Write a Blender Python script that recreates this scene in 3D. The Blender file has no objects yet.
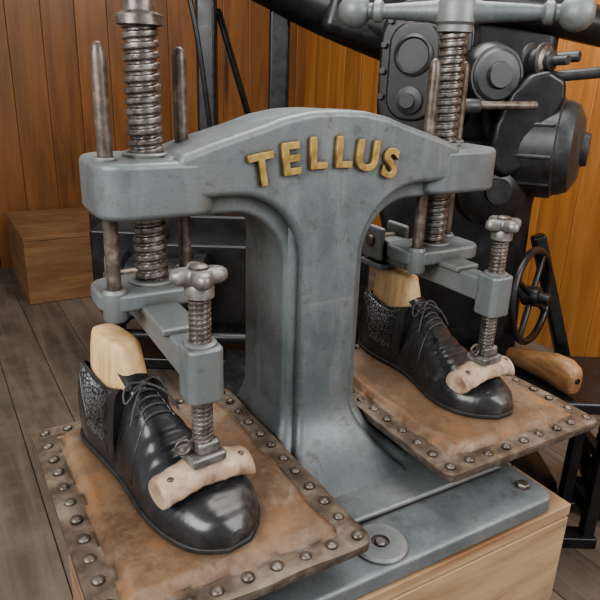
import bpy, bmesh, math, random
from mathutils import Vector, Matrix
random.seed(4)
D=bpy.data; C=bpy.context
pi=math.pi
# ------------------------------------------------------------------ materials
def newmat(name):
    m=D.materials.new(name); m.use_nodes=True
    nt=m.node_tree; b=nt.nodes["Principled BSDF"]
    return m,nt,b
def N(nt,t,**k):
    n=nt.nodes.new(t)
    for a,v in k.items():
        try: setattr(n,a,v)
        except Exception: pass
    return n
def ramp(nt,src,stops):
    r=N(nt,"ShaderNodeValToRGB")
    el=r.color_ramp.elements
    while len(el)<len(stops): el.new(0.5)
    for e,(p,c) in zip(el,stops):
        e.position=p; e.color=(c[0],c[1],c[2],1)
    nt.links.new(src,r.inputs[0]); return r.outputs[0]
def noise(nt,scale,detail=6,rough=.6,mapscale=None,coord="Object",dist=0):
    tc=N(nt,"ShaderNodeTexCoord"); n=N(nt,"ShaderNodeTexNoise")
    n.inputs["Scale"].default_value=scale; n.inputs["Detail"].default_value=detail; n.inputs["Roughness"].default_value=rough; n.inputs["Distortion"].default_value=dist
    o=tc.outputs[coord]
    if mapscale:
        mp=N(nt,"ShaderNodeMapping"); mp.inputs["Scale"].default_value=mapscale
        nt.links.new(o,mp.inputs[0]); o=mp.outputs[0]
    nt.links.new(o,n.inputs["Vector"]); return n.outputs[0]
def mix(nt,f,a,b,mode='MIX'):
    m=N(nt,"ShaderNodeMix"); m.data_type='RGBA'; m.blend_type=mode
    for s,v in ((0,f),(6,a),(7,b)):
        if isinstance(v,bpy.types.NodeSocket): nt.links.new(v,m.inputs[s])
        elif s==0: m.inputs[s].default_value=v
        else: m.inputs[s].default_value=(v[0],v[1],v[2],1)
    return m.outputs[2]
def bump(nt,b,h,strength,dist=.002):
    bp=N(nt,"ShaderNodeBump"); bp.inputs["Strength"].default_value=strength; bp.inputs["Distance"].default_value=dist
    nt.links.new(h,bp.inputs["Height"]); nt.links.new(bp.outputs[0],b.inputs["Normal"])
def crevice_dark(nt,c,dist,col):
    """mixes a darker colour into crevices by ambient occlusion"""
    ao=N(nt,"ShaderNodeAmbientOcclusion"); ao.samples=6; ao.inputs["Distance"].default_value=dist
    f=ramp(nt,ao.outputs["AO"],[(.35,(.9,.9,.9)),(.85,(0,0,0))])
    return mix(nt,f,c,col)  # recesses go darker towards col
def simple(name,stops,scale=20,metal=0,rough=.5,bs=.2,bd=.001,mapscale=None,spec=None,coat=0,rvar=0.12,crev=None):
    m,nt,b=newmat(name)
    n=noise(nt,scale,8,.65,mapscale)
    c=ramp(nt,n,stops)
    if crev: c=crevice_dark(nt,c,*crev)
    nt.links.new(c,b.inputs["Base Color"])
    b.inputs["Metallic"].default_value=metal
    rr=ramp(nt,n,[(.3,(rough-rvar,)*3),(.7,(rough+rvar,)*3)]); nt.links.new(rr,b.inputs["Roughness"])
    if coat: b.inputs["Coat Weight"].default_value=coat; b.inputs["Coat Roughness"].default_value=.12
    if bs: bump(nt,b,n,bs,bd)
    return m
def mat_paint():
    m,nt,b=newmat("grey_machine_paint")
    n1=noise(nt,9,8,.7); n2=noise(nt,210,6,.75); n3=noise(nt,34,9,.78); n4=noise(nt,14,8,.7,(1.6,1.6,.35)); n5=noise(nt,4.5,9,.75)
    base=ramp(nt,n1,[(.3,(.084,.099,.104)),(.5,(.126,.144,.150)),(.72,(.180,.200,.204))])
    c=mix(nt,ramp(nt,n4,[(.50,(0,0,0)),(.70,(.6,.6,.6))]),base,(.230,.242,.240))
    c=mix(nt,ramp(nt,n5,[(.49,(0,0,0)),(.66,(.6,.6,.6))]),c,(.096,.094,.086))
    c=mix(nt,ramp(nt,n3,[(.55,(0,0,0)),(.67,(.75,.75,.75))]),c,(.070,.060,.050))
    c=mix(nt,ramp(nt,n2,[(.58,(0,0,0)),(.70,(.7,.7,.7))]),c,(.045,.040,.035))
    g=N(nt,"ShaderNodeNewGeometry"); pe=ramp(nt,g.outputs["Pointiness"],[(.52,(0,0,0)),(.60,(.5,.5,.5))])
    c=mix(nt,pe,c,(.27,.27,.255))
    c=crevice_dark(nt,c,.030,(.040,.033,.027))
    nt.links.new(c,b.inputs["Base Color"])
    b.inputs["Metallic"].default_value=.3
    nt.links.new(ramp(nt,n3,[(.3,(.32,)*3),(.7,(.55,)*3)]),b.inputs["Roughness"])
    bump(nt,b,n3,.5,.0015)
    return m
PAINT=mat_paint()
STEEL=simple("worn_steel",[(.3,(.075,.06,.05)),(.55,(.20,.18,.16)),(.8,(.40,.38,.355))],70,.7,.36,.35,crev=(.006,(.03,.02,.015)))
RUST=simple("rusty_steel",[(.3,(.055,.042,.034)),(.55,(.135,.112,.094)),(.8,(.28,.255,.23))],60,.6,.42,.35,crev=(.008,(.035,.025,.018)))
KNOB=simple("worn_knob_iron",[(.3,(.09,.078,.065)),(.5,(.165,.16,.148)),(.75,(.30,.29,.268))],55,.5,.42,.35,crev=(.01,(.04,.03,.022)))
BRASS=simple("brass_letters",[(.3,(.18,.12,.04)),(.55,(.34,.235,.08)),(.8,(.48,.37,.17))],60,.5,.42,.3,crev=(.006,(.06,.045,.02)))
BLACKM=simple("black_enamel",[(.3,(.008,.008,.009)),(.6,(.016,.016,.017)),(.8,(.045,.043,.04))],18,.15,.33,.2)
DGREY=simple("dark_grey_motor",[(.3,(.022,.023,.024)),(.6,(.048,.049,.051)),(.8,(.10,.098,.094))],25,.3,.40,.2)
def mat_shoe():
    m,nt,b=newmat("black_shoe_leather")
    n=noise(nt,20,8,.65); n2=noise(nt,13,3,.5,(1,2.4,1),dist=.6); n3=noise(nt,300,3,.6)
    c=ramp(nt,n,[(.35,(.009,.009,.010)),(.58,(.020,.020,.022)),(.78,(.085,.080,.073))])
    nt.links.new(c,b.inputs["Base Color"])
    nt.links.new(ramp(nt,n,[(.3,(.22,)*3),(.7,(.42,)*3)]),b.inputs["Roughness"])
    b.inputs["Coat Weight"].default_value=.2; b.inputs["Coat Roughness"].default_value=.18
    h=mix(nt,.03,n2,n3)
    bump(nt,b,h,.4,.005); return m
SHOE=mat_shoe()
SOLE=simple("shoe_sole_black",[(.3,(.01,.01,.01)),(.7,(.03,.028,.026))],60,0,.55,.2)
LACE=simple("shoe_lace",[(.3,(.02,.02,.022)),(.7,(.06,.06,.065))],300,0,.6,.3)
def mat_emboss():
    m,nt,b=newmat("embossed_shoe_leather")
    tc=N(nt,"ShaderNodeTexCoord")
    v=N(nt,"ShaderNodeTexVoronoi"); v.inputs["Scale"].default_value=150; v.feature='DISTANCE_TO_EDGE'; v.inputs["Randomness"].default_value=.75
    nt.links.new(tc.outputs["Object"],v.inputs["Vector"])
    h=ramp(nt,v.outputs[0],[(.0,(0,0,0)),(.16,(1,1,1))])
    n=noise(nt,14,6,.6)
    hi=ramp(nt,n,[(.36,(.035,.036,.038)),(.62,(.26,.27,.28))])
    nt.links.new(mix(nt,h,(.010,.010,.011),hi),b.inputs["Base Color"])
    b.inputs["Metallic"].default_value=.65; b.inputs["Roughness"].default_value=.25
    bump(nt,b,h,.5,.0012)
    return m
EMB=mat_emboss()
def mat_leather():
    m,nt,b=newmat("pad_leather")
    n1=noise(nt,7,8,.7); n2=noise(nt,50,8,.75); n3=noise(nt,14,8,.75); n4=noise(nt,5,9,.8,dist=.8)
    c=ramp(nt,n1,[(.3,(.060,.032,.017)),(.5,(.130,.075,.040)),(.7,(.235,.152,.090))])
    c=mix(nt,ramp(nt,n2,[(.45,(0,0,0)),(.7,(.5,.5,.5))]),c,(.235,.175,.12))
    c=mix(nt,ramp(nt,n3,[(.52,(0,0,0)),(.66,(.7,.7,.7))]),c,(.205,.085,.028))
    c=mix(nt,ramp(nt,n4,[(.54,(0,0,0)),(.66,(.6,.6,.6))]),c,(.29,.235,.18))
    c=mix(nt,ramp(nt,n4,[(.34,(.7,.7,.7)),(.42,(0,0,0))]),c,(.055,.032,.02))
    c=crevice_dark(nt,c,.02,(.045,.03,.02))
    nt.links.new(c,b.inputs["Base Color"]); b.inputs["Roughness"].default_value=.48
    bump(nt,b,n2,.6,.002); return m
PADL=mat_leather()
PADB=simple("pad_border_leather",[(.3,(.040,.029,.021)),(.5,(.100,.073,.052)),(.75,(.22,.178,.135))],30,.15,.44,.6,.002,crev=(.006,(.03,.02,.015)))
ROLL=simple("pale_leather_roll",[(.3,(.16,.095,.060)),(.5,(.34,.245,.175)),(.75,(.50,.41,.325))],34,0,.55,.5,.002)
LASTW=simple("last_wood",[(.3,(.38,.23,.11)),(.55,(.56,.39,.21)),(.8,(.68,.51,.31))],9,0,.45,.1,.0006,mapscale=(6,6,1))
LASTD=simple("dark_last_wood",[(.3,(.15,.075,.032)),(.55,(.27,.15,.07)),(.8,(.40,.26,.14))],14,0,.42,.1,.0006,mapscale=(5,1,5))
def mat_wood(name,cols,board_axis,bw,stretch,rough=.5,knot=None,dirt=None,var=.25):
    m,nt,b=newmat(name)
    tc=N(nt,"ShaderNodeTexCoord")
    sep=N(nt,"ShaderNodeSeparateXYZ"); nt.links.new(tc.outputs["Object"],sep.inputs[0])
    d=N(nt,"ShaderNodeMath",operation='DIVIDE'); d.inputs[1].default_value=bw; nt.links.new(sep.outputs[board_axis],d.inputs[0])
    f=N(nt,"ShaderNodeMath",operation='FLOOR'); nt.links.new(d.outputs[0],f.inputs[0])
    wn=N(nt,"ShaderNodeTexWhiteNoise"); wn.noise_dimensions='1D'; nt.links.new(f.outputs[0],wn.inputs["W"])
    cm=N(nt,"ShaderNodeVectorMath",operation='SCALE'); cm.inputs["Scale"].default_value=9; nt.links.new(wn.outputs["Color"],cm.inputs[0])
    mp=N(nt,"ShaderNodeMapping"); mp.inputs["Scale"].default_value=stretch; nt.links.new(tc.outputs["Object"],mp.inputs[0])
    ad=N(nt,"ShaderNodeVectorMath",operation='ADD'); nt.links.new(mp.outputs[0],ad.inputs[0]); nt.links.new(cm.outputs[0],ad.inputs[1])
    n=N(nt,"ShaderNodeTexNoise"); n.inputs["Scale"].default_value=3; n.inputs["Detail"].default_value=9; n.inputs["Roughness"].default_value=.65; n.inputs["Distortion"].default_value=.6
    nt.links.new(ad.outputs[0],n.inputs["Vector"])
    c=ramp(nt,n.outputs[0],[(.3,cols[0]),(.5,cols[1]),(.72,cols[2])])
    vr=ramp(nt,wn.outputs["Value"],[(0,(1-var,)*3),(1,(1+var,)*3)])
    c=mix(nt,1.0,c,vr,'MULTIPLY')
    if knot:
        v=N(nt,"ShaderNodeTexVoronoi"); v.inputs["Scale"].default_value=1.3; nt.links.new(ad.outputs[0],v.inputs["Vector"])
        k=ramp(nt,v.outputs["Distance"],[(.06,(1,1,1)),(.14,(0,0,0))]); c=mix(nt,k,c,knot)
    if dirt:
        n2=noise(nt,5,8,.7); c=mix(nt,ramp(nt,n2,[(.45,(0,0,0)),(.75,(.8,.8,.8))]),c,dirt)
    nt.links.new(c,b.inputs["Base Color"]); b.inputs["Roughness"].default_value=rough
    bump(nt,b,n.outputs[0],.2,.002); return m
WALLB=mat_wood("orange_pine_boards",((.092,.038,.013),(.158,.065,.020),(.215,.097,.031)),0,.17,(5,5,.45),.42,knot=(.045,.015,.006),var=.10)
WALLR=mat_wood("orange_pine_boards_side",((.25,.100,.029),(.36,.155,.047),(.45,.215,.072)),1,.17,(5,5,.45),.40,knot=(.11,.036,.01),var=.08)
FLOORM=mat_wood("worn_floor_boards",((.055,.040,.030),(.108,.082,.062),(.175,.138,.107)),0,.16,(7,.5,7),.6,dirt=(.145,.12,.10),var=.3)
CRATE=mat_wood("crate_pine",((.26,.16,.085),(.40,.275,.155),(.50,.365,.225)),2,.12,(.8,.8,9),.6,knot=(.18,.09,.04),dirt=(.19,.12,.07))
BOXW=mat_wood("old_box_wood",((.13,.062,.025),(.22,.115,.050),(.30,.17,.08)),2,.16,(.8,.8,7),.6,dirt=(.11,.062,.03))
# ------------------------------------------------------------------ mesh helpers
def empty(name,loc=(0,0,0),rz=0):
    e=D.objects.new(name,None); C.collection.objects.link(e); e.location=loc; e.rotation_euler=(0,0,rz); e.empty_display_size=.05
    return e
def finish(bm,name,mat,parent=None,bevel=0,seg=3,sharp=35,mats=None):
    bmesh.ops.recalc_face_normals(bm,faces=bm.faces)
    me=D.meshes.new(name); bm.to_mesh(me); bm.free()
    for p in me.polygons: p.use_smooth=True
    me.set_sharp_from_angle(angle=math.radians(sharp))
    for mm in (mats or [mat]): me.materials.append(mm)
    o=D.objects.new(name,me); C.collection.objects.link(o)
    if bevel:
        b=o.modifiers.new("bevel",'BEVEL'); b.width=bevel; b.segments=seg; b.limit_method='ANGLE'; b.angle_limit=math.radians(30); b.harden_normals=True
    if parent: o.parent=parent
    return o
def add_box(bm,c,s,rot=None):
    M=Matrix.Translation(c)@(rot.to_4x4() if rot else Matrix.Identity(4))@Matrix.Diagonal((s[0],s[1],s[2],1))
    return bmesh.ops.create_cube(bm,size=1,matrix=M)['verts']
def box(name,c,s,mat,parent=None,bevel=.003,rot=None,seg=3):
    bm=bmesh.new(); add_box(bm,c,s,rot); return finish(bm,name,mat,parent,bevel,seg)
def boxes(name,lst,mat,parent=None,bevel=.002,seg=2):
    bm=bmesh.new()
    for l in lst: add_box(bm,*l)
    return finish(bm,name,mat,parent,bevel,seg)
def lathe(name,prof,p,axis,mat,parent=None,n=32,sharp=35,scale=None):
    bm=bmesh.new(); q=Vector((0,0,1)).rotation_difference(Vector(axis).normalized())
    rings=[]
    for r,h in prof:
        if r<1e-6: rings.append([bm.verts.new(Vector(p)+q@Vector((0,0,h)))])
        else: rings.append([bm.verts.new(Vector(p)+q@Vector((r*math.cos(2*pi*i/n),r*math.sin(2*pi*i/n),h))) for i in range(n)])
    for a,b in zip(rings,rings[1:]):
        for i in range(n):
            j=(i+1)%n
            if len(a)==1 and len(b)==1: break
            if len(a)==1: bm.faces.new((a[0],b[i],b[j]))
            elif len(b)==1: bm.faces.new((a[i],a[j],b[0]))
            else: bm.faces.new((a[i],a[j],b[j],b[i]))
    if len(rings[0])>1: bm.faces.new(rings[0])
    if len(rings[-1])>1: bm.faces.new(rings[-1])
    return finish(bm,name,mat,parent,0,sharp=sharp)
def rod(name,p1,p2,r,mat,parent=None,n=24,ch=None):
    p1=Vector(p1);p2=Vector(p2);L=(p2-p1).length; c=ch if ch is not None else min(r*.25,.004)
    return lathe(name,[(0,0),(r-c,0),(r-c*.3,c*.3),(r,c),(r,L-c),(r-c*.3,L-c*.3),(r-c,L),(0,L)],p1,p2-p1,mat,parent,n)
def prism(name,pts,y0,y1,mat,parent=None,bevel=.004,seg=4):
    bm=bmesh.new(); vs=[bm.verts.new((x,y0,z)) for x,z in pts]; f=bm.faces.new(vs)
    r=bmesh.ops.extrude_face_region(bm,geom=[f]); bmesh.ops.translate(bm,vec=(0,y1-y0,0),verts=[v for v in r['geom'] if isinstance(v,bmesh.types.BMVert)])
    return finish(bm,name,mat,parent,bevel,seg)
def prism_z(name,pts,z0,z1,mat,parent=None,bevel=.004,seg=3):
    bm=bmesh.new(); vs=[bm.verts.new((x,y,z0)) for x,y in pts]; f=bm.faces.new(vs)
    r=bmesh.ops.extrude_face_region(bm,geom=[f]); bmesh.ops.translate(bm,vec=(0,0,z1-z0),verts=[v for v in r['geom'] if isinstance(v,bmesh.types.BMVert)])
    return finish(bm,name,mat,parent,bevel,seg)
def tube(name,pts,r,mat,parent=None,cyclic=False):
    cu=D.curves.new(name,'CURVE'); cu.dimensions='3D'; cu.bevel_depth=r; cu.bevel_resolution=3; cu.resolution_u=6; cu.use_fill_caps=True
    sp=cu.splines.new('NURBS'); sp.points.add(len(pts)-1)
    for q,p in zip(sp.points,pts): q.co=(p[0],p[1],p[2],1)
    sp.use_endpoint_u=not cyclic; sp.use_cyclic_u=cyclic; sp.order_u=3
    cu.materials.append(mat)
    tmp=D.objects.new(name+"_c",cu); C.collection.objects.link(tmp)
    dg=C.evaluated_depsgraph_get(); dg.update()
    me=D.meshes.new_from_object(tmp.evaluated_get(dg)); D.objects.remove(tmp)
    for p in me.polygons: p.use_smooth=True
    o=D.objects.new(name,me); C.collection.objects.link(o)
    if parent:o.parent=parent
    return o
def screw(name,x,y,z0,z1,r,pitch,depth,mat,parent):
    bm=bmesh.new(); nt_=28; per=12; nz=int((z1-z0)/pitch*per); rings=[]
    for k in range(nz+1):
        z=z0+(z1-z0)*k/nz; ring=[]
        for i in range(nt_):
            ph=((z-z0)/pitch - i/nt_)%1.0
            s=max(0,min(1,(abs(ph-.5)*2-.50)/.20)); rr=r-depth*s
            a=2*pi*i/nt_; ring.append(bm.verts.new((x+rr*math.cos(a),y+rr*math.sin(a),z)))
        rings.append(ring)
    for a,b in zip(rings,rings[1:]):
        for i in range(nt_):
            j=(i+1)%nt_; bm.faces.new((a[i],a[j],b[j],b[i]))
    bm.faces.new(rings[0]); bm.faces.new(rings[-1])
    return finish(bm,name,mat,parent,0,sharp=40)
def domes(name,pts,r,mat,parent,flat=.55):
    bm=bmesh.new()
    for p in pts:
        bmesh.ops.create_uvsphere(bm,u_segments=14,v_segments=8,radius=r*random.uniform(.92,1.05),matrix=Matrix.Translation(p)@Matrix.Diagonal((1,1,flat,1)))
    return finish(bm,name,mat,parent,0,sharp=80)
# ================================================================== PRESS
press=empty("shoe_sole_press")
TK=[(0,.455),(.04,.4535),(.08,.446),(.11,.436),(.14,.4275),(.17,.419),(.20,.409),(.23,.400),(.26,.396)]
def topz(x):
    ax=abs(x)
    for (a,za),(b,zb) in zip(TK,TK[1:]):
        if ax<=b: return za+(zb-za)*(ax-a)/(b-a)
    return .396
def profile(rx,cx,cz,xw,zb,xe,inset=0,flare=False):
    right=[]
    if flare:
        for k in range(9):
            t=k/8; right.append((xw+.075*(1-t)**2.6, zb+.11*t))
    else: right.append((xw,zb))
    for k in range(17):
        a=pi-k/16*pi/2; right.append((cx+rx*math.cos(a), cz+rx*math.sin(a)))
    right.append((xe,cz+rx)); right.append((xe,topz(xe)-inset))
    top=[]
    for k in range(41):
        x=xe-2*xe*k/40
        if 0<k<40: top.append((x,topz(x)-inset))
    left=[(-x,z) for x,z in reversed(right)]
    return right+top+left
P1=profile(.078,.143,.252,.065,-.075,.225,0.003,True)
prism("arch_body",P1,-.042,.05,PAINT,press,.006,4)
P2=profile(.100,.146,.254,.046,.08,.215,0.0)
prism("arch_front_panel",P2,-.062,-.02,PAINT,press,.009,5)
def loft_col(name,f,z0,z1,n,rc):
    bm=bmesh.new(); rings=[]
    for k in range(n):
        z=z0+(z1-z0)*k/(n-1); hx,y0,y1=f(z)
        ring=[]
        for (cx,cy,a0) in ((hx-rc,y1-rc,0),(-hx+rc,y1-rc,90),(-hx+rc,y0+rc,180),(hx-rc,y0+rc,270)):
            for i in range(5):
                a=math.radians(a0+i*22.5); ring.append(bm.verts.new((cx+rc*math.cos(a),cy+rc*math.sin(a),z)))
        rings.append(ring)
    for a,b in zip(rings,rings[1:]):
        for i in range(20): bm.faces.new((a[i],a[(i+1)%20],b[(i+1)%20],b[i]))
    bm.faces.new(rings[0]); bm.faces.new(rings[-1]); return finish(bm,name,PAINT,press,0,sharp=50)
def flz(z): return .080*max(0,min(1,1-(z+.072)/.120))**2.3
loft_col("column",lambda z:(.064+flz(z),-.047-flz(z)*1.25,.09+flz(z)*.5),-.074,.315,44,.014)
loft_col("column_front_rib",lambda z:(.0455+flz(z)*.85,-.0622-flz(z)*1.45,.02),-.074,.20,36,.010)
def stad(cx,cy,hx,hy,r,n=8):
    pts=[]
    for sx,sy,a0 in ((1,1,0),(-1,1,90),(-1,-1,180),(1,-1,270)):
        for i in range(n+1):
            a=math.radians(a0+i*90/n); pts.append((cx+sx*(hx-r)+r*math.cos(a),cy+sy*(hy-r)+r*math.sin(a)))
    return pts
SX=.234; BT=.399
RODS=((-.055,-.028),(.055,.028))
for sgn,nm in ((-1,"a"),(1,"b")):
    prism_z("end_boss_"+nm,stad(sgn*(SX+.001),-.002,.071,.0605,.032),.334,BT,PAINT,press,.008,5)
    lathe("screw_nut_"+nm,[(.028,0),(.028,.004),(.026,.006),(.021,.006)],(sgn*SX,0,BT-.001),(0,0,1),PAINT,press)
    for i,(dx,dy) in enumerate(RODS):
        p=(sgn*SX+dx,dy)
        lathe("guide_rod_%s%d"%(nm,i),[(.0085,0),(.0085,.286),(.0080,.297),(.0062,.304),(.003,.307),(0,.3075)],(p[0],p[1],.215),(0,0,1),RUST,press,20)
        lathe("rod_collar_%s%d"%(nm,i),[(.0125,0),(.0125,.003),(.011,.005),(.009,.005)],(p[0],p[1],BT-.001),(0,0,1),PAINT,press,20)
    zt=.552 if sgn<0 else .57
    screw("lead_screw_"+nm,sgn*SX,0,.240,zt-.01,.0205,.0116,.0033,STEEL,press)
    lathe("screw_head_"+nm,[(.019,0),(.026,.002),(.026,.012),(.018,.016),(.018,.06),(.014,.064)],(sgn*SX,0,zt-.012),(0,0,1),PAINT if sgn>0 else STEEL,press)
def handle(nm,x,y,z,dx,dy,L,par):
    d=Vector((dx,dy,0)).normalized()
    lathe("handle_hub_"+nm,[(0,-.022),(.022,-.022),(.030,-.014),(.030,.010),(.024,.020),(.012,.024),(0,.025)],(x,y,z),(0,0,1),PAINT,par)
    for s in (1,-1):
        LL=L if s>0 else L-.012
        prof=[(0,-.026),(.010,-.0255),(.020,-.018),(.0245,-.006),(.024,.004),(.019,.014),(.0115,.020),(.0115,.025),(.016,.029),(.016,.038),(.010,.043),(.012,.07),(.015,LL-.035),(.019,LL-.02),(.020,LL)]
        e=Vector((x,y,z))+d*s*LL
        lathe("handle_arm_%s%d"%(nm,s+1),prof,e,-d*s,PAINT,par,24)
handle("b",SX,0,.587,.115,-.125,.160,press)
handle("a",-SX,0,.628,.1,.1,.160,press)
def letter(ch,x,z,ang):
    cu=D.curves.new("l",'FONT'); cu.body=ch; cu.size=.053; cu.extrude=.003; cu.offset=.0012; cu.bevel_depth=.0008; cu.align_x='CENTER'; cu.align_y='CENTER'
    t=D.objects.new("l",cu); C.collection.objects.link(t); dg=C.evaluated_depsgraph_get(); dg.update()
    me=D.meshes.new_from_object(t.evaluated_get(dg)); D.objects.remove(t); me.materials.clear(); me.materials.append(BRASS)
    o=D.objects.new("brass_letter_"+ch.lower(),me); C.collection.objects.link(o); o.parent=press
    o.location=(x,-.0645,z); o.rotation_euler=(pi/2,ang,0)
for i,ch in enumerate("TELLUS"):
    u=(i-2.5)/2.5; letter(ch,-.015+u*.097,.402-.018*u*u,math.radians(9*u))
# base plate
prism_z("base_plate",stad(-.015,-.075,.277,.213,.02),-.096,-.068,PAINT,press,.006,4)
prism("base_step",[(-.16,-.069),(.245,-.069),(.225,-.059),(-.14,-.059)],-.205,.10,PAINT,press,.005,3)
lathe("bolt_lug",[(.036,0),(.036,.004),(.033,.007),(.012,.007),(.011,.004),(0,.004)],(-.030,-.248,-.069),(0,0,1),PAINT,press)
lathe("bolt_head",[(.008,0),(.008,.003),(.006,.005),(0,.005)],(-.030,-.248,-.066),(0,0,1),RUST,press,8)
lathe("anchor_bolt",[(.010,0),(.010,.006),(.008,.008),(0,.008)],(.232,-.250,-.069),(0,0,1),RUST,press,6)
def pad(nm,x0,x1,y0,y1):
    cx=(x0+x1)/2; cy=(y0+y1)/2; hx=(x1-x0)/2; hy=(y1-y0)/2
    prism_z("pad_support_"+nm,stad(cx,cy+.03,hx*.45,hy*.55,.03),-.070,-.012,PAINT,press,.005)
    prism_z("pad_tray_"+nm,stad(cx,cy,hx,hy,.016),-.0135,-.004,RUST,press,.002)
    nx,ny=60,80; bm=bmesh.new(); g=[]
    rnd=random.Random(ord(nm)+3)
    ph=[rnd.uniform(0,6) for _ in range(4)]
    def rc(x,y):
        r=.015; ax=abs(x);ay=abs(y)
        if ax>hx-r and ay>hy-r:
            vx=ax-(hx-r);vy=ay-(hy-r);l=math.hypot(vx,vy); m=max(vx,vy)
            if l>0: vx*=m/l;vy*=m/l
            return math.copysign(hx-r+vx,x),math.copysign(hy-r+vy,y)
        return x,y
    def bw(X,Y): return .031+.0022*math.sin(X*55+Y*47+ph[0])+.001*math.sin(X*130-Y*90)
    for i in range(nx+1):
        row=[]
        for j in range(ny+1):
            x=-hx+2*hx*i/nx; y=-hy+2*hy*j/ny
            e=min(hx-abs(x),hy-abs(y)); X,Y=rc(x,y)
            b=bw(X,Y)
            if e<b: z=.0012*math.sin(X*60+ph[0])*math.sin(Y*50+ph[1])+(.0005 if e>.004 else -.001)
            else:
                t=min(1,(e-b)/.010); z=-.002+.0125*(t*t*(3-2*t))
                z+=.0016*math.sin(X*40+ph[2])*math.sin(Y*33+ph[3])*(1 if e<.06 else 0.3)
            row.append(bm.verts.new((cx+X,cy+Y,z)))
        g.append(row)
    for i in range(nx):
        for j in range(ny):
            f=bm.faces.new((g[i][j],g[i+1][j],g[i+1][j+1],g[i][j+1]))
            xx=-hx+2*hx*(i+.5)/nx; yy=-hy+2*hy*(j+.5)/ny
            f.material_index=1 if min(hx-abs(xx),hy-abs(yy))<bw(xx,yy) else 0
    border=[g[i][0] for i in range(nx+1)]+[g[nx][j] for j in range(1,ny+1)]+[g[i][ny] for i in range(nx-1,-1,-1)]+[g[0][j] for j in range(ny-1,0,-1)]
    low=[bm.verts.new((v.co.x,v.co.y,-.005)) for v in border]
    for i in range(len(border)):
        j=(i+1)%len(border); f=bm.faces.new((border[i],low[i],low[j],border[j])); f.material_index=1
    finish(bm,"pad_cushion_"+nm,None,press,0,sharp=60,mats=[PADL,PADB])
    pts=[]; m=.016
    kx=max(2,round((2*hx-2*m)/.034)); ky=max(2,round((2*hy-2*m)/.034))
    for k in range(kx+1):
        for s in(-1,1): pts.append((cx-hx+m+(2*hx-2*m)*k/kx+rnd.uniform(-.002,.002),cy+s*(hy-m)+rnd.uniform(-.0015,.0015),.0012))
    for k in range(1,ky):
        for s in(-1,1): pts.append((cx+s*(hx-m)+rnd.uniform(-.0015,.0015),cy-hy+m+(2*hy-2*m)*k/ky+rnd.uniform(-.002,.002),.0012))
    domes("pad_rivets_"+nm,pts,.0072,RUST,press,.6)
pad("a",-.388,-.082,-.300,.115)
pad("b",.078,.396,-.250,.165)
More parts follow.
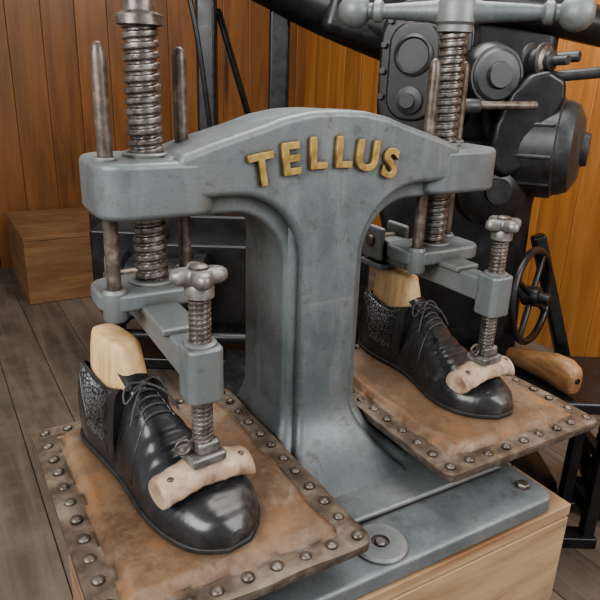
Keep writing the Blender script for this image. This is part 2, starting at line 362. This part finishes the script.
def station(nm,x,xt,ytoe,yback,foot_ang,ztoe):
    prism_z("crosshead_"+nm,stad(x,-.002,.074,.042,.028),.220,.243,PAINT,press,.005)
    lathe("swivel_socket_"+nm,[(.029,0),(.029,.005),(.027,.007),(.021,.007)],(x,0,.240),(0,0,1),PAINT,press)
    for k,(dx,dy) in enumerate(RODS):
        lathe("rod_foot_%s%d"%(nm,k),[(0,0),(.013,0),(.015,.003),(.015,.036),(.012,.040)],(x+dx,dy,.208),(0,0,1),PAINT,press)
    A=Vector((x,yback,0)); B=Vector((xt,ytoe+.005,0)); d=B-A; L=d.length; ang=math.atan2(d.x,-d.y); RA=Matrix.Rotation(ang,3,'Z'); mid=(A+B)/2
    box("arm_"+nm,(mid.x,mid.y,.202),(.034,L,.036),PAINT,press,.004,RA)
    box("arm_flange_"+nm,(mid.x,mid.y+.02,.222),(.046,L-.06,.009),PAINT,press,.003,RA)
    for s in (-1,1): box("clevis_cheek_%s%d"%(nm,s+1),(x+s*.026,yback-.030,.218),(.011,.055,.060),PAINT,press,.005)
    rod("clevis_pin_"+nm,(x-.038,yback-.030,.222),(x+.038,yback-.030,.222),.010,RUST,press)
    rod("heel_post_"+nm,(x-.01,yback-.03,.176),(x-.01,yback-.03,.205),.014,PAINT,press)
    box("heel_shoe_"+nm,(x-.012,yback-.030,.178),(.040,.060,.012),PAINT,press,.004)
    prism_z("toe_block_"+nm,stad(xt,ytoe,.020,.020,.009),.166,.229,PAINT,press,.004)
    lathe("toe_block_cap_"+nm,[(.017,0),(.017,.003),(.012,.005)],(xt,ytoe,.228),(0,0,1),PAINT,press)
    screw("toe_screw_"+nm,xt,ytoe,ztoe+.03,.298,.0118,.0056,.0017,STEEL,press)
    bm=bmesh.new(); n=80; rings=[]
    for (rs,z) in ((.50,.295),(.84,.296),(.98,.299),(1,.303),(.97,.308),(.84,.311),(.5,.3115)):
        ring=[]
        for i in range(n):
            a=2*pi*i/n; c=math.cos(4*a+.6); r=.0235+.0065*c
            ring.append(bm.verts.new((xt+r*rs*math.cos(a),ytoe+r*rs*math.sin(a),z)))
        rings.append(ring)
    for a,b in zip(rings,rings[1:]):
        for i in range(n): bm.faces.new((a[i],a[(i+1)%n],b[(i+1)%n],b[i]))
    bm.faces.new(rings[0]); bm.faces.new(rings[-1]); finish(bm,"star_knob_"+nm,KNOB,press,0,sharp=45)
    lathe("knob_hub_"+nm,[(0.012,0),(.0155,.002),(.0155,.014),(.013,.018)],(xt,ytoe,.280),(0,0,1),KNOB,press,20)
    lathe("knob_top_"+nm,[(0.010,0),(.010,.003),(.007,.005),(0,.005)],(xt,ytoe,.3105),(0,0,1),RUST,press,12)
    R=Matrix.Rotation(foot_ang,3,'Z')
    box("foot_bracket_"+nm,(xt,ytoe,ztoe+.033),(.042,.036,.012),KNOB,press,.003,R)
    box("foot_lug_"+nm,(xt+.003,ytoe,ztoe+.044),(.028,.024,.018),KNOB,press,.005,R)
    v=R@Vector((-.024,0,0)); ring=[(xt+v.x+.009*math.cos(a),ytoe+v.y,ztoe+.050+.009*math.sin(a)) for a in [2*pi*k/10 for k in range(10)]]
    tube("foot_ring_"+nm,ring,.002,RUST,press,True)
    bm=bmesh.new(); rings=[]; nn=24; K=22
    for k in range(K+1):
        t=k/K*2-1; px=t*.058; pz=ztoe+.009-.011*abs(t)**2.2
        rad=.0205*(1 if abs(t)<.97 else .94)
        ring=[]
        for i in range(nn):
            a=2*pi*i/nn; sy=math.sin(a); rr=rad*(1+.035*math.sin(3*a+k*.7)+.03*math.sin(k*1.9))
            zz=sy*rr*(1.0 if sy>0 else .5)
            loc=R@Vector((px,math.cos(a)*rr*1.08,0)); ring.append(bm.verts.new((xt+loc.x,ytoe+loc.y,pz+zz)))
        rings.append(ring)
    for a,b in zip(rings,rings[1:]):
        for i in range(nn): bm.faces.new((a[i],a[(i+1)%nn],b[(i+1)%nn],b[i]))
    bm.faces.new(rings[0]);bm.faces.new(rings[-1]); finish(bm,"leather_roll_"+nm,ROLL,press,.002,2,sharp=50)
    nails=[]
    for s in (-1,1):
        l=R@Vector((s*.044,-.008,0)); nails.append((xt+l.x,ytoe+l.y,ztoe+.021))
    domes("roll_nails_"+nm,nails,.004,RUST,press,.6)
station("a",-SX,-SX-.008,-.182,.125,math.radians(7),.062)
station("b",SX,SX+.004,-.138,.150,math.radians(5),.062)
# ================================================================== SHOES
SK=[0,.03,.08,.15,.25,.35,.42,.48,.56,.65,.75,.85,.92,.97,1.0]
W=[.012,.028,.037,.042,.043,.042,.042,.044,.049,.056,.060,.056,.046,.031,.012]
H=[.090,.098,.100,.094,.090,.100,.108,.098,.078,.060,.049,.041,.034,.028,.016]
XO=[-.0,-.0,0,0,0,-.002,-.003,-.003,-.002,0,.002,.002,.000,-.002,-.003]
def cr(xs,ys,x):
    x=max(xs[0],min(xs[-1],x))
    for i in range(len(xs)-1):
        if x<=xs[i+1]: break
    t=(x-xs[i])/(xs[i+1]-xs[i])
    def m(k):
        if k==0: return (ys[1]-ys[0])/(xs[1]-xs[0])
        if k==len(xs)-1: return (ys[-1]-ys[-2])/(xs[-1]-xs[-2])
        return (ys[k+1]-ys[k-1])/(xs[k+1]-xs[k-1])
    h=xs[i+1]-xs[i]
    return (2*t**3-3*t*t+1)*ys[i]+(t**3-2*t*t+t)*h*m(i)+(-2*t**3+3*t*t)*ys[i+1]+(t**3-t*t)*h*m(i+1)
LEN=.342
def surf(s,u,side):
    w=cr(SK,W,s);h=cr(SK,H,s);xo=cr(SK,XO,s); y=LEN/2-LEN*s
    if .035<s<.405:
        xt=min(.027,w*.72)
        if u<=.7:
            th=u/.7*pi/2; x=xt+(w-xt)*math.cos(th)**.7; z=h*math.sin(th)**1.0
        elif u<=.78: x=xt-.0035*(u-.7)/.08; z=h+.0006
        else:
            t=(u-.78)/.22; z=h-.028*min(1,t*2.5); x=(xt-.0035)*(1-max(0,(t-.4)/.6))
    else:
        th=u*pi/2; tt=max(0,min(1,(s-.405)/.35)); p=.62; lean=.42*(1-tt)+.04
        c=max(0,math.cos(th)); x=w*c**p; z=h*math.sin(th)**(.95-.15*tt); x*=1-lean*(z/h)**1.6*(1-u*.3)
        if .52<s<.74: z+=.0010*math.sin(s*120+1.5*math.sin(u*5))*math.sin((s-.52)/.22*pi)*min(1,u*1.6)
    y+= (0.006*math.sin(pi*min(1,z/.09)) if s<.06 else 0)
    return Vector((xo+side*x,y,z+.006))
def shoe(x,y,z,ang,mirror):
    root=empty("leather_shoe",(x,y,z),ang); mx=mirror
    bm=bmesh.new(); rings=[]
    S=[0,.006,.014,.024,.034]+[.036+.0184*i for i in range(21)]+[.4055+.008*i for i in range(72)]+[.978,.986,.993,.998,1.0]
    U=[i/24 for i in range(17)]+[.705,.74,.78,.80,.84,.87,.91,.95,1.0]
    U=sorted(set([round(u,4) for u in U]))
    for s in S:
        ring=[bm.verts.new(surf(s,u,1)) for u in U]+[bm.verts.new(surf(s,u,-1)) for u in reversed(U[:-1])]
        rings.append(ring)
    nU=len(U)
    for a,(ra,rb) in enumerate(zip(rings,rings[1:])):
        for i in range(len(ra)-1):
            f=bm.faces.new((ra[i],ra[i+1],rb[i+1],rb[i]))
            u=U[i] if i<nU-1 else U[len(ra)-1-i-1]
            s=S[a]
            if .035<s<.34 and u<.70 and u>.12+.5*max(0,(.16-s)/.16): f.material_index=1
            if .035<s<.405 and u>=.78: f.material_index=2
        f=bm.faces.new((ra[0],rb[0],rb[-1],ra[-1]))
    bm.faces.new(rings[0]); bm.faces.new(rings[-1])
    for v in bm.verts: v.co.x*=mx
    finish(bm,"upper",None,root,0,sharp=70,mats=[SHOE,EMB,SOLE])
    pts=[]
    T=[i/40 for i in range(41)]
    for t in T: pts.append((mx*(cr(SK,XO,t)+cr(SK,W,t)+.003),LEN/2-LEN*t*1.0+(.003 if t==0 else 0)-(.003 if t==1 else 0)))
    for t in reversed(T): pts.append((mx*(cr(SK,XO,t)-cr(SK,W,t)-.003),LEN/2-LEN*t+(.003 if t==0 else 0)-(.003 if t==1 else 0)))
    prism_z("sole",pts,0,.0062,SOLE,root,.0018,2)
    V=lambda s,u,sd,off=.0:(lambda p:(mx*p.x*(1+off*8),p.y,p.z+off))(surf(s,u,sd))
    for sd in (1,-1):
        tube("quarter_seam",[V(.41+.10*math.sin(pi*(1-k/9)*.5)*(1-k/9),.78-.70*k/9,sd) for k in range(10)],.0014,SHOE,root)
        tube("counter_seam",[V(.345-.02*math.sin(k/8*pi),.68-.62*k/8,sd) for k in range(9)],.0014,SHOE,root)
        tube("heel_counter_seam",[V(.045+.02*k,.60-.085*k+.004*k*k,sd) for k in range(7)],.0012,SHOE,root)
        tube("topline",[V(.04+.36*k/16,.72,sd) for k in range(17)],.0022,SHOE,root)
        tube("facing_edge",[V(.41+.13*k/8,.80-.02*k/8,sd) for k in range(9)],.0016,SHOE,root)
        tube("vamp_seam",[V(.53+.03*k/8,.80-.72*k/8,sd) for k in range(9)],.0012,SHOE,root)
    bm=bmesh.new(); g=[]
    for i in range(9):
        t=i/8; row=[]
        for j in range(7):
            q=(j-3)/3; p=surf(.44,1,1); wv=.019*(1-.15*t)
            row.append(bm.verts.new((mx*(p.x+q*wv),p.y+.045*t,p.z+.001+.020*t-.006*q*q)))
        g.append(row)
    for i in range(8):
        for j in range(6): bm.faces.new((g[i][j],g[i+1][j],g[i+1][j+1],g[i][j+1]))
    o=finish(bm,"tongue",SHOE,root,0,sharp=80); m=o.modifiers.new("s",'SOLIDIFY'); m.thickness=.003
    for k in range(5):
        s=.42+.027*k
        P=[V(s,.80,1),V(s+.004,.86,1,.002),V(s+.002,1,1,.004),V(s-.002,.86,-1,.002),V(s,.80,-1)]
        tube("lace_%d"%k,P,.0019,LACE,root)
    c=Vector(V(.43,1,1))
    for sd in (1,-1):
        loop=[c+Vector((0,0,.006)),c+Vector((sd*.012,.006,.010)),c+Vector((sd*.026,.004,.002)),c+Vector((sd*.030,-.006,-.014)),c+Vector((sd*.020,-.008,-.003)),c+Vector((0,0,.007))]
        tube("bow_loop",loop,.0017,LACE,root)
        tube("lace_end",[c+Vector((0,0,.007)),c+Vector((sd*.014,-.014,.004)),c+Vector((sd*.028,-.022,-.016)),c+Vector((sd*.033,-.026,-.030))],.0016,LACE,root)
    lathe("lace_knot",[(0,-.004),(.004,-.003),(.005,0),(.004,.003),(0,.004)],c+Vector((0,0,.006)),(1,.2,0),LACE,root,12)
    last=empty("wooden_shoe_last",(x,y,z),ang)
    bm=bmesh.new(); rings=[]; n=40
    for (zz,hx,hy,cy) in ((.074,.0225,.057,.096),(.11,.0225,.055,.096),(.134,.0215,.050,.098),(.154,.020,.044,.099),(.159,.018,.041,.100),(.1605,.015,.037,.100)):
        ring=[]
        for i in range(n):
            a=2*pi*i/n; e=.6
            ring.append(bm.verts.new((math.copysign(abs(math.cos(a))**e,math.cos(a))*hx,cy+math.copysign(abs(math.sin(a))**e,math.sin(a))*hy,zz)))
        rings.append(ring)
    for a,b in zip(rings,rings[1:]):
        for i in range(n): bm.faces.new((a[i],a[(i+1)%n],b[(i+1)%n],b[i]))
    bm.faces.new(rings[0]);bm.faces.new(rings[-1]); finish(bm,"last_cone",LASTW,last,0,sharp=50)
    return root
shoe(-.261,-.079,.0108,math.radians(12),1)
shoe(.243,-.012,.0108,math.radians(1),-1)
# ================================================================== CRATE under press
def crate(name,x0,x1,y0,y1,z0,z1,mat,ph=.12):
    L=[]; t=.02
    n=max(1,round((z1-z0-t)/ph)); hh=(z1-t-z0)/n
    for k in range(n):
        zc=z0+hh*(k+.5)
        L.append(((( x0+x1)/2,y0+t/2,zc),(x1-x0,t,hh-.003)))
        L.append((((x0+x1)/2,y1-t/2,zc),(x1-x0,t,hh-.003)))
        L.append(((x0+t/2,(y0+y1)/2,zc),(t,y1-y0-2*t,hh-.003)))
        L.append(((x1-t/2,(y0+y1)/2,zc),(t,y1-y0-2*t,hh-.003)))
    m=max(1,round((y1-y0)/.13)); d=(y1-y0)/m
    for k in range(m): L.append((((x0+x1)/2,y0+d*(k+.5),z1-t/2),(x1-x0+.006,d-.003,t)))
    return boxes(name,L,mat,None,.002)
crate("wooden_crate",-.350,.296,-.292,.17,-.6,-.0962,CRATE,.16)
crate("wooden_box",-.12,.30,2.33,2.93,-.6,-.27,BOXW,.4)
# ================================================================== ROOM
L=[];x=-2.72
while x<2.7:
    L.append(((x+.08,.6,-.615),(.1588,5.6,.03))); x+=.16
boxes("floor",L,FLOORM,None,.003)
L=[];x=-2.72
while x<1.76:
    L.append(((x+.085,3.01,.7),(.17,.02,2.62))); x+=.17
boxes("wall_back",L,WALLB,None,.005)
L=[];y=-2.21
while y<3.0:
    L.append(((1.78,y+.085,.7),(.02,.17,2.62))); y+=.17
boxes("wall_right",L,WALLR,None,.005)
# ================================================================== BACKGROUND MACHINES
CAM=Vector((-.464,-.75,.5)); YAW=math.radians(31)
Rt=Vector((math.cos(YAW),-math.sin(YAW),0)); Hf=Vector((math.sin(YAW),math.cos(YAW),0))
def machine_root(name,R0,H0):
    p=CAM+Rt*R0+Hf*H0; return empty(name,(p.x,p.y,0),-YAW)
R0,H0=.55,1.62
st=machine_root("shoe_stitching_machine",R0,H0)
def q(R,Hh,Z): return (R-R0,Hh-H0,Z)
bm=bmesh.new(); rings=[]
for (z,hx,hy,cx) in ((-.6,.26,.18,-.06),(-.56,.25,.17,-.06),(-.50,.18,.11,-.10),(-.3,.16,.09,-.12),(.0,.165,.09,-.14),(.2,.19,.09,-.17),(.32,.19,.09,-.16),(.36,.18,.09,-.12)):
    rings.append([bm.verts.new((cx+sx*hx*f,sy*hy*g,z)) for sx,sy,f,g in ((1,1,.7,1),(-1,1,.7,1),(-1,1,1,.7),(-1,-1,1,.7),(-1,-1,.7,1),(1,-1,.7,1),(1,-1,1,.7),(1,1,1,.7))])
for a,b in zip(rings,rings[1:]):
    for i in range(8): bm.faces.new((a[i],a[(i+1)%8],b[(i+1)%8],b[i]))
bm.faces.new(rings[0]);bm.faces.new(rings[-1]); finish(bm,"pedestal",BLACKM,st,.008)
ax=Vector((.45,1,0)).normalized(); sd=Vector((1,-.45,0)).normalized()
def dcover(nm,p,w,h,th,mat,rr):
    bm=bmesh.new(); pts=[]
    for sx,sy,a0 in ((1,1,0),(-1,1,90),(-1,-1,180),(1,-1,270)):
        for i in range(8):
            a=math.radians(a0+i*90/7); pts.append((sx*(w-rr)+rr*math.cos(a),sy*(h-rr)+rr*math.sin(a)))
    vs=[bm.verts.new(Vector(p)+sd*a+Vector((0,0,b))) for a,b in pts]; f=bm.faces.new(vs)
    r=bmesh.ops.extrude_face_region(bm,geom=[f]); bmesh.ops.translate(bm,vec=ax*th,verts=[v for v in r['geom'] if isinstance(v,bmesh.types.BMVert)])
    return finish(bm,nm,mat,st,.008,4)
p=Vector(q(.235,1.50,.505))
dcover("cam_cover_front",p,.082,.135,.03,BLACKM,.07)
dcover("cam_cover_rib",p+ax*.03,.072,.125,.02,DGREY,.06)
dcover("cam_cover_mid",p+ax*.05,.088,.142,.03,BLACKM,.07)
dcover("cam_cover_back",p+ax*.085,.11,.16,.10,BLACKM,.08)
dcover("cam_cover_boss",p-ax*.010,.058,.105,.012,BLACKM,.05)
for (a,b) in ((-.058,.105),(.058,.105),(-.070,.0),(.070,0),(-.058,-.105),(.058,-.105),(0,.122),(0,-.122),(-.070,.055),(.070,.055),(-.070,-.055),(.070,-.055)):
    lathe("cover_bolt",[(.008,0),(.008,.009),(.006,.011),(0,.011)],p+sd*a+Vector((0,0,b)),-ax,DGREY,st,6)
lathe("cover_window",[(.044,0),(.044,.006),(.038,.010),(.034,.004),(0,.004)],p-ax*.010+Vector((0,0,.035)),-ax,DGREY,st,28)
lathe("cover_hub",[(.03,0),(.03,.012),(.016,.016),(.016,.026),(0,.026)],p-ax*.01-Vector((0,0,.06)),-ax,DGREY,st,24)
box("machine_head",q(.42,1.70,.56),(.36,.16,.22),BLACKM,st,.03,None,5)
box("head_neck",q(.42,1.66,.38),(.24,.14,.22),BLACKM,st,.03,None,5)
tube("head_arm",[q(.40,1.62,.66),q(.52,1.62,.65),q(.64,1.64,.63),q(.86,1.70,.60)],.045,BLACKM,st)
lathe("gear_case",[(0,0),(.05,0),(.066,.008),(.072,.03),(.072,.07),(.062,.085),(0,.085)],q(.40,1.56,.50),(.2,-1,.05),BLACKM,st,36)
lathe("gear_case_rim",[(.050,0),(.056,.004),(.050,.010),(.030,.012),(.026,.022),(0,.022)],Vector(q(.40,1.56,.50))+Vector((.2,-1,.05)).normalized()*.083,(.2,-1,.05),DGREY,st,30)
lathe("lower_gear_case",[(0,0),(.05,0),(.075,.010),(.085,.035),(.085,.08),(.06,.10),(.03,.105),(.03,.12),(0,.12)],q(.44,1.58,.24),(.1,-1,.1),BLACKM,st,36)
sax=Vector((.6,-.8,.05))
lathe("tension_spool",[(.012,0),(.035,.002),(.042,.008),(.042,.014),(.028,.020),(.028,.034),(.040,.040),(.040,.046),(.022,.052),(.022,.062),(.010,.066),(.010,.10),(0,.10)],q(.50,1.54,.535),sax,DGREY,st,32)
lathe("tension_disc",[(.030,0),(.032,.003),(.020,.008),(.013,.010),(.013,.018),(0,.018)],Vector(q(.50,1.54,.535))+sax.normalized()*.046,sax,STEEL,st,28)
rod("spool_shaft",q(.40,1.68,.53),q(.60,1.50,.55),.012,DGREY,st)
rod("feed_rod",q(.26,1.40,.44),q(.50,1.44,.445),.009,RUST,st)
rod("feed_rod_block",q(.33,1.41,.44),q(.37,1.418,.44),.016,DGREY,st)
rod("upper_shaft",q(.50,1.50,.50),q(.74,1.46,.53),.012,DGREY,st)
lathe("shaft_collar",[(0,0),(.020,0),(.022,.004),(.022,.03),(.016,.036),(0,.036)],q(.67,1.465,.52),(1,-.15,.1),STEEL,st,24)
box("motor_bracket",q(.49,1.62,.38),(.13,.10,.30),BLACKM,st,.03,Matrix.Rotation(-.35,3,'Y'),5)
bm=bmesh.new()
bg=[(-.125,.40),(-.10,.47),(-.06,.51),(-.02,.52),(.02,.50),(.025,.46),(-.01,.38),(-.05,.30),(-.09,.28),(-.12,.30),(-.13,.35)]
vs=[bm.verts.new((x_+.0,-.155,z_)) for x_,z_ in bg]; f=bm.faces.new(vs)
r=bmesh.ops.extrude_face_region(bm,geom=[f]); bmesh.ops.translate(bm,vec=(0,.06,0),verts=[v for v in r['geom'] if isinstance(v,bmesh.types.BMVert)])
finish(bm,"belt_guard",BLACKM,st,.014,4)
mp=Vector(q(.47,1.60,.345)); max_=Vector((1,-.50,.02)).normalized()
lathe("electric_motor",[(0,0),(.05,0),(.085,.008),(.105,.03),(.110,.05),(.110,.052),(.115,.056),(.115,.145),(.110,.149),(.109,.16),(.100,.180),(.07,.196),(.04,.199),(.037,.212),(0,.212)],mp,max_,DGREY,st,44)
for k in range(10):
    an=k*2*pi/10; o1=max_.orthogonal().normalized(); o2=max_.cross(o1); d=o1*math.cos(an)+o2*math.sin(an)
    rod("motor_rib",mp+max_*.058+d*.114,mp+max_*.143+d*.114,.005,DGREY,st,8)
box("motor_terminal_box",mp+max_*.10+Vector((0,.02,.125)),(.07,.06,.035),DGREY,st,.008)
def wheel(name,c,axis,r,par,mat,spokes=5,rim=.011):
    axis=Vector(axis).normalized(); a=axis.orthogonal().normalized(); b=axis.cross(a)
    c=Vector(c); tube(name+"_rim",[c+a*r*math.cos(t)+b*r*math.sin(t) for t in [2*pi*k/20 for k in range(20)]],rim,mat,par,True)
    lathe(name+"_hub",[(0,-.02),(.022,-.02),(.024,-.016),(.024,.016),(.022,.02),(0,.02)],c,axis,mat,par,20)
    for k in range(spokes):
        t=2*pi*k/spokes+.3; rod("%s_spoke_%d"%(name,k),c,c+(a*math.cos(t)+b*math.sin(t))*r*.98,.007,mat,par,10)
wheel("hand_wheel",q(.555,1.43,.01),(.75,-.65,.1),.112,st,BLACKM,4,.009)
rod("wheel_shaft",q(.46,1.56,.01),q(.59,1.40,.01),.014,BLACKM,st)
boxes("stand_legs",[(q(.86,1.50,-.28),(.045,.045,.62),Matrix.Rotation(.04,3,'Y')),(q(.72,1.55,-.22),(.035,.035,.75),Matrix.Rotation(-.35,3,'Y')),(q(.86,1.45,-.575),(.16,.14,.045)),(q(.86,1.45,-.535),(.09,.09,.04)),(q(.80,1.50,-.42),(.03,.3,.03)),(q(.60,1.36,-.182),(.46,.26,.03))],BLACKM,st,.008)
boxes("shelf_props",[(q(.42,1.30,-.38),(.03,.03,.40)),(q(.74,1.30,-.38),(.03,.03,.40)),(q(.42,1.44,-.38),(.03,.03,.40)),(q(.74,1.44,-.38),(.03,.03,.40)),(q(.58,1.30,-.585),(.36,.05,.03)),(q(.58,1.44,-.585),(.36,.05,.03))],BLACKM,st,.004)
def loose_last(R,Hh,Z,ang,sc=1):
    p=CAM+Rt*R+Hf*Hh; o=empty("wooden_shoe_last",(p.x,p.y,Z),ang)
    bm=bmesh.new(); rings=[]; n=24
    for (yy,hx,hz,cz) in ((-.13,.010,.010,.022),(-.122,.022,.018,.024),(-.10,.034,.022,.026),(-.06,.040,.026,.030),(-.01,.034,.034,.038),(.04,.028,.044,.048),(.09,.030,.046,.050),(.118,.026,.040,.046),(.127,.016,.028,.044)):
        ring=[]
        for i in range(n):
            a=2*pi*i/n; ring.append(bm.verts.new((sc*hx*math.copysign(abs(math.cos(a))**.8,math.cos(a)),yy*sc,sc*(cz+hz*math.copysign(abs(math.sin(a))**.85,math.sin(a))))))
        rings.append(ring)
    for a,b in zip(rings,rings[1:]):
        for i in range(n): bm.faces.new((a[i],a[(i+1)%n],b[(i+1)%n],b[i]))
    bm.faces.new(rings[0]);bm.faces.new(rings[-1]); finish(bm,"last_body",LASTD,o,0,sharp=50)
    rod("last_bolt_hole",(0,.124*sc,.05*sc),(0,.130*sc,.05*sc),.007,BLACKM,o,12)
loose_last(.575,1.35,-.166,math.radians(172),.85)
# --- second black machine behind left
R0,H0=-.30,2.3
tm=machine_root("finishing_machine",R0,H0)
tube("overhead_arm",[q(-.62,2.3,.95),q(-.40,2.3,.90),q(-.15,2.3,.80),q(.06,2.28,.70),(q(.30,2.25,.62))],.10,BLACKM,tm)
box("arm_head",q(.22,2.25,.70),(.34,.16,.26),BLACKM,tm,.04,Matrix.Rotation(.25,3,'Y'),5)
boxes("uprights",[(q(-.345,2.3,.2),(.065,.07,1.3)),(q(-.10,2.32,.14),(.07,.07,1.1)),(q(-.24,2.34,.45),(.022,.03,.5),Matrix.Rotation(-.3,3,'Y')),(q(-.40,2.3,-.05),(.75,.14,.10)),(q(-.72,2.3,-.35),(.06,.07,.5)),(q(-.10,2.3,-.42),(.14,.2,.34)),(q(-.345,2.3,-.575),(.9,.24,.05)),(q(-.62,2.22,-.14),(.24,.2,.20)),(q(-.30,2.25,-.26),(.50,.18,.34)),(q(.10,2.3,-.25),(.3,.2,.7))],BLACKM,tm,.012)
lathe("drum",[(0,0),(.11,0),(.13,.01),(.13,.05),(.11,.06),(.11,.28),(.13,.29),(.13,.33),(.11,.34),(0,.34)],q(-.66,2.1,-.24),(1,0,0),BLACKM,tm,32)
rod("cross_shaft",q(-.75,2.10,-.42),q(.10,2.10,-.42),.02,BLACKM,tm)
boxes("floor_pedal",[(q(-.18,1.95,-.50),(.16,.30,.02),Matrix.Rotation(.2,3,'X')),(q(-.18,2.1,-.55),(.05,.3,.06))],BLACKM,tm,.004)
tube("hanging_cable",[q(-.40,2.05,1.1),q(-.385,2.04,.8),q(-.33,2.03,.6),q(-.30,2.05,.3)],.008,BLACKM,tm)
# ================================================================== global shift: floor to z=0
for o in list(C.scene.objects):
    if o.parent is None: o.location.z+=.6
# ------------------------------------------------------------------ camera
pitch=math.radians(20); roll=math.radians(2)
F=Hf*math.cos(pitch)+Vector((0,0,-math.sin(pitch))); U=Rt.cross(F)
R2=Rt*math.cos(roll)+U*math.sin(roll); U2=U*math.cos(roll)-Rt*math.sin(roll)
cam=D.cameras.new("camera"); co=D.objects.new("camera",cam); C.collection.objects.link(co)
M=Matrix((R2,U2,-F)).transposed().to_4x4(); M.translation=CAM+Vector((0,0,.6)); co.matrix_world=M
cam.lens=37.8; cam.sensor_width=36; cam.clip_start=.02; C.scene.camera=co
# ------------------------------------------------------------------ light
def area(name,loc,target,size,e,col=(1,1,1)):
    l=D.lights.new(name,'AREA'); l.shape='RECTANGLE'; l.size=size[0]; l.size_y=size[1]; l.energy=e; l.color=col
    o=D.objects.new(name,l); C.collection.objects.link(o); o.location=loc
    o.rotation_euler=(Vector(target)-Vector(loc)).to_track_quat('-Z','Y').to_euler()
area("window_light",(-2.0,-.9,2.0),(0,0,.8),(1.5,1.5),58,(1,.99,.97))
area("overhead_wall_fill",(.5,.6,2.4),(.5,.7,0),(1.3,1.3),33,(1,.97,.93))  # added overhead fill to brighten the walls, no actual lamp there
area("right_fill",(1.0,-1.7,1.9),(.1,0,.7),(1.1,1.3),28,(.98,.985,1))  # added fill from the right, no door behind it
w=D.worlds.new("world"); C.scene.world=w; w.use_nodes=True
w.node_tree.nodes["Background"].inputs[0].default_value=(.99,.99,1,1); w.node_tree.nodes["Background"].inputs[1].default_value=.40
C.scene.view_settings.view_transform='AgX'
try: C.scene.view_settings.look='AgX - Medium High Contrast'
except Exception: pass
C.scene.view_settings.exposure=.48
